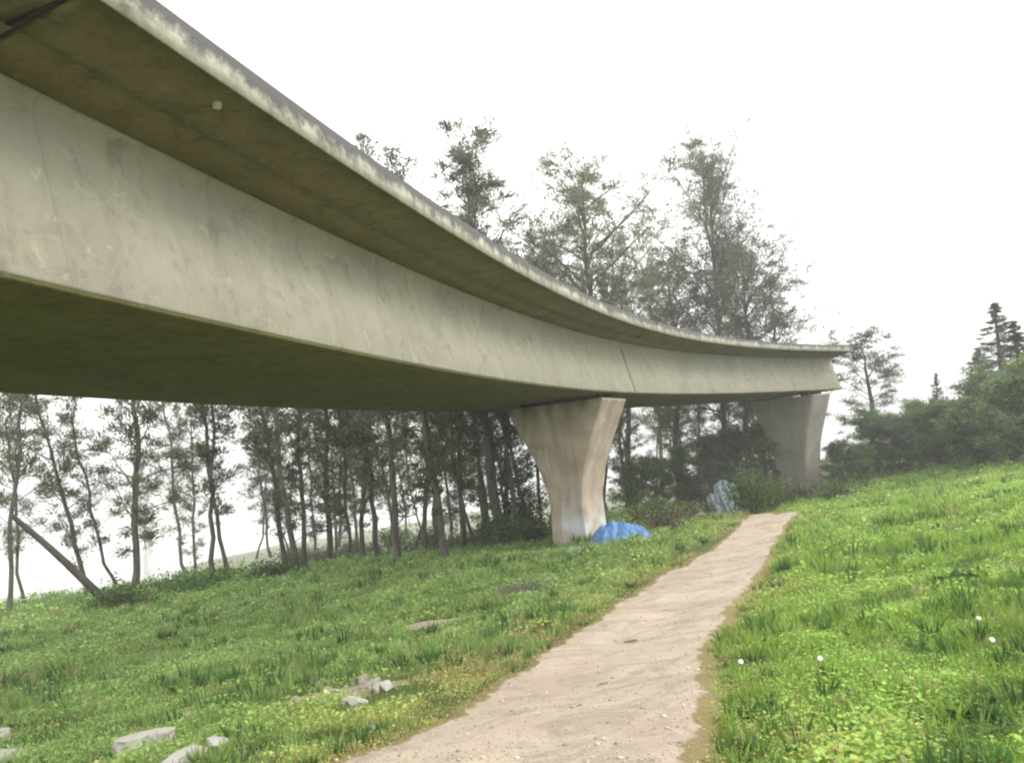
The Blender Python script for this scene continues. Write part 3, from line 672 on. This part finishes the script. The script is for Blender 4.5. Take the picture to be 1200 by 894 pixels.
def blob(name, p, sx, sy, sz, mat, seed, amp=.3, f=1.4, sub=4, sink=.3, rz=0, flat=1.0, cuts=0):
    bm = bmesh.new(); bmesh.ops.create_icosphere(bm, subdivisions=sub, radius=1); rr = random.Random(seed)
    pls = []
    for q in range(cuts):
        d = Vector((rr.gauss(0, 1), rr.gauss(0, 1), rr.gauss(0, .8))).normalized(); pls.append((d, rr.uniform(.52, .85)))
    for v in bm.verts:
        c = v.co.copy(); n = noise.noise(c * f + Vector((seed, 0, 0))) * amp + noise.noise(c * f * 3 + Vector((0, seed, 0))) * amp * .35
        v.co = c * (1 + n)
        for d, k in pls:
            q = v.co.dot(d)
            if q > k: v.co -= d * (q - k) * .93
        v.co += c * noise.noise(c * 7 + Vector((seed, 2, 0))) * .03
        v.co.z = max(v.co.z, -.6)
        if flat < 1 and v.co.z > flat: v.co.z = flat + (v.co.z - flat) * .2
        v.co = Vector((v.co.x * sx, v.co.y * sy, v.co.z * sz))
    for f_ in bm.faces: f_.smooth = not cuts
    me = bpy.data.meshes.new(name); bm.to_mesh(me); bm.free(); me.materials.append(mat)
    o = link(name, me); o.location = (p.x, p.y, p.z + sz * (1 - sink) * .5); o.rotation_euler = (0, 0, rz); return o
tag(blob('plastic_bag', hit(880, 603), .23, .2, .3, M_white, 3, .5, 1.8), 'small crumpled white bag at the top end of the path', 'bag')
tag(blob('crumpled_sheet', hit(818, 607), .5, .3, .35, M_white, 15, .6, 2.0, cuts=6), 'dirty pale crumpled plastic in the scrub left of the grey sheet shelter', 'plastic sheet')
tag(blob('crumpled_cloth', hit(674, 648), .26, .2, .13, M_greysheet, 5, .6, 2.0), 'small grey-blue cloth on the grass below the near pier', 'cloth')
GS = 'pale stones in the grass on the left'
for u, v, sx, sy, sz, m_, sd, fl, lb in [
    (167, 876, .25, .17, .17, M_stone, 1, .5, 'large pale stone showing whole near the bottom left'),
    (212, 893, .26, .16, .09, M_stone, 2, .4, 'flat pale stone lying in front of the large pale stone'),
    (252, 876, .12, .09, .06, M_stone, 21, .6, 'small pale stone just right of the large pale stone'),
    (2, 866, .16, .13, .12, M_stone, 3, .6, 'pale rounded stone cut by the left edge, farther of two'),
    (10, 888, .24, .15, .09, M_stone, 4, .5, 'pale flat stone cut by the left edge, nearer of two'),
    (437, 858, .05, .04, .04, M_stone, 6, .8, 'tiny yellowish stone alone in the grass beside the path edge'),
    (452, 808, .14, .1, .07, M_stone, 7, .6, 'pale stone at the right end of the bare rubble patch'),
    (415, 826, .2, .11, .06, M_stone, 8, .5, 'widest flat stone at the lower edge of the rubble patch'),
    (338, 812, .2, .12, .07, M_stone2, 9, .5, 'dull flat stone at the left end of the rubble patch'),
    (372, 800, .14, .1, .06, M_stone2, 10, .6, 'dull stone at the upper left of the rubble patch'),
    (425, 800, .13, .1, .07, M_stone2, 11, .6, 'dull stone at the upper right of the rubble patch'),
    (392, 815, .1, .08, .06, M_stone2, 12, .7, 'small dull stone in the middle of the rubble patch')]:
    tag(blob('stone', hit(u, v), sx, sy, sz, m_, sd, .30, 1.3, 4, .75 if sz > .08 else .1, sd * .7, fl, 9), lb, 'stone', GS)
RUB = blob('rubble_stone', hit(400, 812), .07, .055, .045, M_stone2, 33, .3, 1.3, 3, .2, 0, .8, 8)
rq = random.Random(4)
for q in range(22):
    o = RUB if q == 0 else RUB.copy()
    if q: COL.objects.link(o)
    c_ = hit(400 + rq.gauss(0, 26), 815 + rq.gauss(0, 7)); k_ = rq.uniform(.4, 1.25); o.location = (c_.x, c_.y, c_.z + .02 * k_ + .01); o.scale = (k_, k_ * rq.uniform(.7, 1.2), k_)
    o.rotation_euler = (rq.uniform(-.4, .4), rq.uniform(-.4, .4), rq.uniform(0, 6)); tag(o, 'small broken stone scattered over the bare rubble patch left of the path', 'stone', 'small broken stones on the rubble patch')
def patch(name, u, v, rx, ry, mat, seed, kind='structure'):
    c = hit(u, v); a_, b_ = 48, 10; P = np.zeros((b_, a_, 3))
    for j in range(b_):
        for i in range(a_):
            th = i / a_ * 2 * math.pi; r = (j / (b_ - 1)) * (1 + .45 * noise.noise(Vector((math.cos(th) * 1.6, math.sin(th) * 1.6, seed))) + .2 * noise.noise(Vector((math.cos(th) * 5, math.sin(th) * 5, seed))))
            x = c.x + rx * r * math.cos(th); y = c.y + ry * r * math.sin(th); P[j, i] = (x, y, 0)
    P[..., 2] = GA(P[..., 0], P[..., 1]) + .022 - .03 * (np.linspace(0, 1, b_)[:, None] ** 3)
    o = link(name, grid_mesh(name, P, mat, True, wrap=True)); tag(o, kind=kind); return c
PATCH = [(patch('bare_soil', 400, 814, .68, .60, M_soil, 2), .68, .60), (patch('bare_soil', 505, 732, .75, .8, M_path, 5), .7, .75), (patch('bare_soil', 905, 606, 1.6, 2.2, M_path, 7), 1.3, 1.8)]
# flowers
def flower(u, v, label):
    p = hit(u, v); o = empty('daisy', p); o.scale = (.8, .8, 1); V, Q = [], []
    h_ = .17; tube(V, Q, [(0, 0, -.02), (.004, 0, h_ * .5), (0, .004, h_)], [.0025, .002, .002], 5)
    link('stem', mesh_np('stem', np.vstack(V), np.vstack(Q), M_stem), o)
    n = 14; Vp = []; Qp = []
    for i in range(n):
        a = i / n * 6.283; c, s = math.cos(a), math.sin(a); b_ = len(Vp); w_ = .0042
        for r, ww, z in ((.004, .5, 0), (.012, 1, .003), (.021, .8, .002)):
            for sgn in (-1, 1): Vp.append((c * r - s * w_ * ww * sgn, s * r + c * w_ * ww * sgn, h_ + z + (i % 2) * .0006))
        Qp += [(b_, b_ + 2, b_ + 3, b_ + 1), (b_ + 2, b_ + 4, b_ + 5, b_ + 3)]
    pt = link('petals', mesh_np('petals', Vp, np.array(Qp), M_petal), o)
    bm = bmesh.new(); bmesh.ops.create_uvsphere(bm, u_segments=12, v_segments=8, radius=.006); bmesh.ops.scale(bm, vec=(1, 1, .6), verts=bm.verts); bmesh.ops.translate(bm, vec=(0, 0, h_ + .003), verts=bm.verts)
    me = bpy.data.meshes.new('flower_centre'); bm.to_mesh(me); bm.free(); me.materials.append(M_yellow); link('flower_centre', me, o)
    o.rotation_euler = (R(45), R(random.uniform(-12, 12)), 0); tag(o, label, 'flower', 'white flowers in the right-hand meadow')
flower(862, 790, 'single white flower closest to the right edge of the path')
flower(954, 787, 'single white flower a little way into the meadow, second from the path')
flower(1140, 739, 'upper of two white flowers far right in the meadow')
flower(1151, 766, 'lower of two white flowers far right in the meadow')

# ------------------------------------------------------------------ grass and low weeds
def fbm(x, y, s, seed):
    # cheap smooth noise from sines, vectorised
    r = np.random.default_rng(seed); z = np.zeros_like(x)
    for k in range(9):
        a = r.uniform(0, 6.28); f = s * r.uniform(.6, 2.2); z += np.sin((x * math.cos(a) + y * math.sin(a)) * f + r.uniform(0, 6.28) + 1.3 * np.sin(f * .6 * (x * math.sin(a) - y * math.cos(a))))
    return z / 9 * 1.9
def field(n, rmin, rmax, kind, seed):
    rng = np.random.default_rng(seed)
    r = rmin * (rmax / rmin) ** rng.uniform(0, 1, n); th = rng.uniform(R(-48), R(50), n)
    x = r * np.sin(th); y = r * np.cos(th)
    keepm = (path_dist(x, y) > rng.exponential(.12, n) - .17 - .5 * rng.uniform(size=n) * (rng.uniform(size=n) < .12)) & (bank_dist(x, y) < 1.6)
    for c, rx, ry in PATCH: keepm &= ~((((x - c.x) / rx) ** 2 + ((y - c.y) / ry) ** 2) < rng.uniform(.35, 1.15, n))
    keepm &= (fbm(x, y, 1.2, 5) > -.75 + .15 * rng.normal(size=n))
    x, y, r = x[keepm], y[keepm], r[keepm]; n = len(x)
    pdv = path_dist(x, y); bd_ = bank_dist(x, y)
    lod = np.clip(r / 6, 1, 6) ** .75
    dens = fbm(x, y, 1.0, 8); clump = fbm(x, y, 3.1, 9); fine = fbm(x, y, 7.5, 12)
    right = sm(-.2, .8, (x - np.interp(y, pm[:, 1], pm[:, 0])))
    hmul = (.75 + .45 * clump + .25 * dens) * (1 - .6 * np.exp(-np.clip(pdv, 0, 9) / .25))
    hmul = np.clip(hmul, .25, 1.8) * (1 + 1.0 * sm(-9, -1, bd_) )
    if kind == 'blade':
        L = rng.uniform(.05, .13, n) * hmul * lod ** .75; W = rng.uniform(.0035, .007, n) * lod
        D = np.c_[rng.normal(size=n) * .55, rng.normal(size=n) * .55, np.ones(n)]; Dn = D / np.linalg.norm(D, axis=1)[:, None]
        C = np.c_[x, y, GA(x, y)] + Dn * (L * .45)[:, None]
    else:
        L = rng.uniform(.014, .040, n) * lod * np.clip(hmul, .6, 1.4); W = L * rng.uniform(.6, .95, n)
        D = np.c_[rng.normal(size=n), rng.normal(size=n), rng.normal(size=n) * .35 + .15]
        C = np.c_[x, y, GA(x, y) + rng.uniform(.01, .11, n) * hmul * lod ** .6]
    rr = np.random.default_rng(seed + 1)
    V, Q = leaves(C, D, L, W, rr)
    if kind != 'blade':   # turn leaf faces up to the sky
        Dn = D / np.linalg.norm(D, axis=1)[:, None]; up = np.c_[rr.normal(size=n) * .35, rr.normal(size=n) * .35, np.ones(n)]
        Wd = np.cross(Dn, up); Wd /= np.linalg.norm(Wd, axis=1)[:, None]
        V = np.stack([C - Dn * L[:, None] * .5, C - Wd * W[:, None] * .5, C + Dn * L[:, None] * .5, C + Wd * W[:, None] * .5], 1).reshape(-1, 3)
    # own leaf colours: fresh yellow-green on the right meadow, cooler green on the left slope, straw by the path
    cr = np.array([.28, .44, .085]); cl_ = np.array([.265, .42, .13]); cy = np.array([.41, .46, .13]); cd = np.array([.055, .125, .025]); st = np.array([.40, .33, .14])
    c = cl_[None] * (1 - right[:, None]) + cr[None] * right[:, None]
    nearp = np.exp(-np.clip(pdv, 0, 9) / 1.3) * (1 - right); m = np.clip(nearp * .9 + .35 * np.clip(dens, 0, 1), 0, 1)[:, None]
    c = c * (1 - m) + cy[None] * m
    dk = np.clip(sm(.1, .75, -clump + .35 * fine) * .85, 0, 1)[:, None]; c = c * (1 - dk) + cd[None] * dk
    sw = rr.uniform(size=n) < (.05 + .55 * sm(.35, .8, fbm(x, y, .8, 41)) * (1 - right) * np.exp(-np.clip(pdv, 0, 9) / 3.5) + .5 * np.exp(-np.clip(pdv, 0, 9) / .22) + .14 * np.clip(-dens, 0, 1) * (1 - right)); c = np.where(sw[:, None], st[None], c)
    c = c * rr.uniform(.65, 1.35, (n, 1)) * (1 + rr.normal(size=(n, 3)) * .06)
    return V, Q, np.repeat(np.clip(c, .004, .9), 4, 0)
def tufts(n, seed):
    """clumps of taller grass, weeds and dry stalks standing out of the sward"""
    rng = np.random.default_rng(seed); r = 2.4 * (50 / 2.4) ** rng.uniform(0, 1, n); th = rng.uniform(R(-46), R(48), n)
    x = r * np.sin(th); y = r * np.cos(th); g = fbm(x, y, .9, 31)
    k = (path_dist(x, y) > -.05) & (bank_dist(x, y) < 1) & (g > rng.normal(size=n) * .3 - .1)
    for c, rx, ry in PATCH: k &= ~((((x - c.x) / rx) ** 2 + ((y - c.y + .25) / (ry + .3)) ** 2) < 1.2)
    x, y, r = x[k], y[k], r[k]; n = len(x); m = rng.integers(12, 30, n); kind = rng.uniform(size=n)
    lod = np.clip(r / 6, 1, 6) ** .6; H = rng.uniform(.09, .22, n) * (1 + .5 * g[k]) * lod ** .5 * (1 - .5 * np.exp(-np.clip(path_dist(x, y), 0, 9) / .3))
    I = np.repeat(np.arange(n), m); N_ = len(I)
    az = rng.uniform(0, 6.28, N_); sp = rng.uniform(.05, .75, N_); D = np.c_[np.cos(az) * sp, np.sin(az) * sp, np.ones(N_)]; D /= np.linalg.norm(D, axis=1)[:, None]
    L = H[I] * rng.uniform(.5, 1.15, N_); base = np.c_[x[I] + np.cos(az) * .03 * lod[I], y[I] + np.sin(az) * .03 * lod[I], GA(x, y)[I]]
    W = rng.uniform(.004, .009, N_) * lod[I] * np.where(kind[I] > .7, 2.6, 1)
    V, Q = leaves(base + D * (L * .48)[:, None], D, L, W, rng)
    right = sm(-.2, .8, (x - np.interp(y, pm[:, 1], pm[:, 0])))[:, None]
    c = np.array([[.25, .37, .11]]) * (1 - right) + np.array([[.25, .38, .075]]) * right
    c = np.where(kind[:, None] > .82, np.array([[.085, .18, .05]]), c)
    straw = kind < .07 + .16 * (1 - right[:, 0]) * np.exp(-np.clip(path_dist(x, y), 0, 9) / 1.2)
    c = np.where(straw[:, None], np.array([[.42, .36, .19]]), c) * rng.uniform(.7, 1.35, (n, 1))
    c = c[I] * rng.uniform(.75, 1.25, (N_, 1))
    return V, Q, np.repeat(np.clip(c, .004, .9), 4, 0)
V, Q, c = tufts(15000, 77)
tag(link('grass_tufts', mesh_np('grass_tufts', V, Q, M_grass, c)), 'taller ragged tufts and dry stalks standing out of the meadow', 'grass', kind='stuff')
V, Q, c = field(520000, 2.2, 62, 'blade', 21)
tag(link('grass', mesh_np('grass', V, Q, M_grass, c)), 'short fresh green grass covering meadow and slope', 'grass', kind='stuff')
V, Q, c = field(400000, 2.2, 62, 'leaf', 22)
tag(link('meadow_weeds', mesh_np('meadow_weeds', V, Q, M_grass, c)), 'small round-leaved green ground cover mixed through the grass', 'ground cover', kind='stuff')
# pebbles on the path
n = 5500; rg = np.random.default_rng(5); i = (40 + rg.uniform(0, 1, n) * (NP_ - 42)).astype(int); w_ = rg.uniform(.03, .97, n)
x = pl[i, 0] * (1 - w_) + pr[i, 0] * w_ + rg.normal(size=n) * .05; y = pl[i, 1] * (1 - w_) + pr[i, 1] * w_ + rg.normal(size=n) * .05
s = rg.uniform(.003, .009, n) * (1 + (rg.uniform(size=n) < .04) * 1.6); z = GA(x, y) + .038 - .03 * np.exp(-((w_ - .5) / .25) ** 2) - .02 * (np.minimum(w_, 1 - w_) < .05)
oc = np.array([(1, 0, 0), (0, 1, 0), (-1, 0, 0), (0, -1, 0), (0, 0, .7), (0, 0, -.7)]); tf_ = np.array([(0, 1, 4), (1, 2, 4), (2, 3, 4), (3, 0, 4), (1, 0, 5), (2, 1, 5), (3, 2, 5), (0, 3, 5)])
V = np.c_[x, y, z][:, None] + oc[None] * s[:, None, None] * rg.uniform(.6, 1.4, (n, 6, 1)); Q = (tf_[None] + 6 * np.arange(n)[:, None, None]).reshape(-1, 3)
c = np.repeat(np.array([[.46, .39, .30]]) * rg.uniform(.6, 1.35, (n, 1)), 6, 0)
mp_, nt, b = mat_new('grit'); at = N(nt, 'ShaderNodeAttribute', attribute_name='tint'); nt.links.new(at.outputs['Color'], b.inputs['Base Color'])
tag(link('path_grit', mesh_np('path_grit', V.reshape(-1, 3), Q, mp_, c)), 'fine pebbly grit scattered over the dirt path', 'grit', kind='stuff')

# ------------------------------------------------------------------ mist in the air
HZ = 0.0017
bm = bmesh.new(); bmesh.ops.create_cube(bm, size=1)
bmesh.ops.scale(bm, vec=(3700, 3100, 60), verts=bm.verts); bmesh.ops.translate(bm, vec=(0, 1150, 21), verts=bm.verts)
me = bpy.data.meshes.new('haze'); bm.to_mesh(me); bm.free()
mh = bpy.data.materials.new('haze'); mh.use_nodes = True; nt = mh.node_tree; nt.nodes.clear()
oo = N(nt, 'ShaderNodeOutputMaterial'); pv = N(nt, 'ShaderNodeVolumePrincipled'); pv.inputs['Density'].default_value = HZ; pv.inputs['Color'].default_value = (.99, .992, .995, 1)
nt.links.new(pv.outputs[0], oo.inputs['Volume']); me.materials.append(mh)
tag(link('haze', me), 'thin pale mist hanging in the air over the river', 'mist', kind='stuff')

# ------------------------------------------------------------------ light
wd = bpy.data.worlds.new('World'); S.world = wd; wd.use_nodes = True; nt = wd.node_tree; nt.nodes.clear()
out = N(nt, 'ShaderNodeOutputWorld'); bg = N(nt, 'ShaderNodeBackground'); sky = N(nt, 'ShaderNodeTexSky')
SE, SAZ = 42, 98     # sun elevation, compass direction (from +Y clockwise)
sky.sky_type = 'NISHITA'; sky.sun_disc = False; sky.sun_elevation = R(SE); sky.sun_rotation = R(SAZ); sky.dust_density = 4; sky.air_density = 1
cm = mix(nt, sky.outputs[0], (18, 17.9, 17.5), .9)
nt.links.new(cm, bg.inputs[0]); bg.inputs[1].default_value = .1; nt.links.new(bg.outputs[0], out.inputs[0])
sun = bpy.data.lights.new('sun', 'SUN'); sun.energy = 1.5; sun.angle = R(25); sun.color = (1, .96, .88)
so = bpy.data.objects.new('sun', sun); COL.objects.link(so)
dr = Vector((math.sin(R(SAZ)) * math.cos(R(SE)), math.cos(R(SAZ)) * math.cos(R(SE)), math.sin(R(SE))))
so.rotation_euler = dr.to_track_quat('Z', 'Y').to_euler(); so.location = dr * 40
vs = S.view_settings; vs.view_transform = 'Standard'; vs.look = 'None'; vs.gamma = 1; vs.exposure = 0.6
S.render.engine = 'CYCLES'; S.cycles.pixel_filter_type = 'BLACKMAN_HARRIS'; S.cycles.filter_width = 2.2
S.cycles.max_bounces = 8; S.cycles.diffuse_bounces = 4
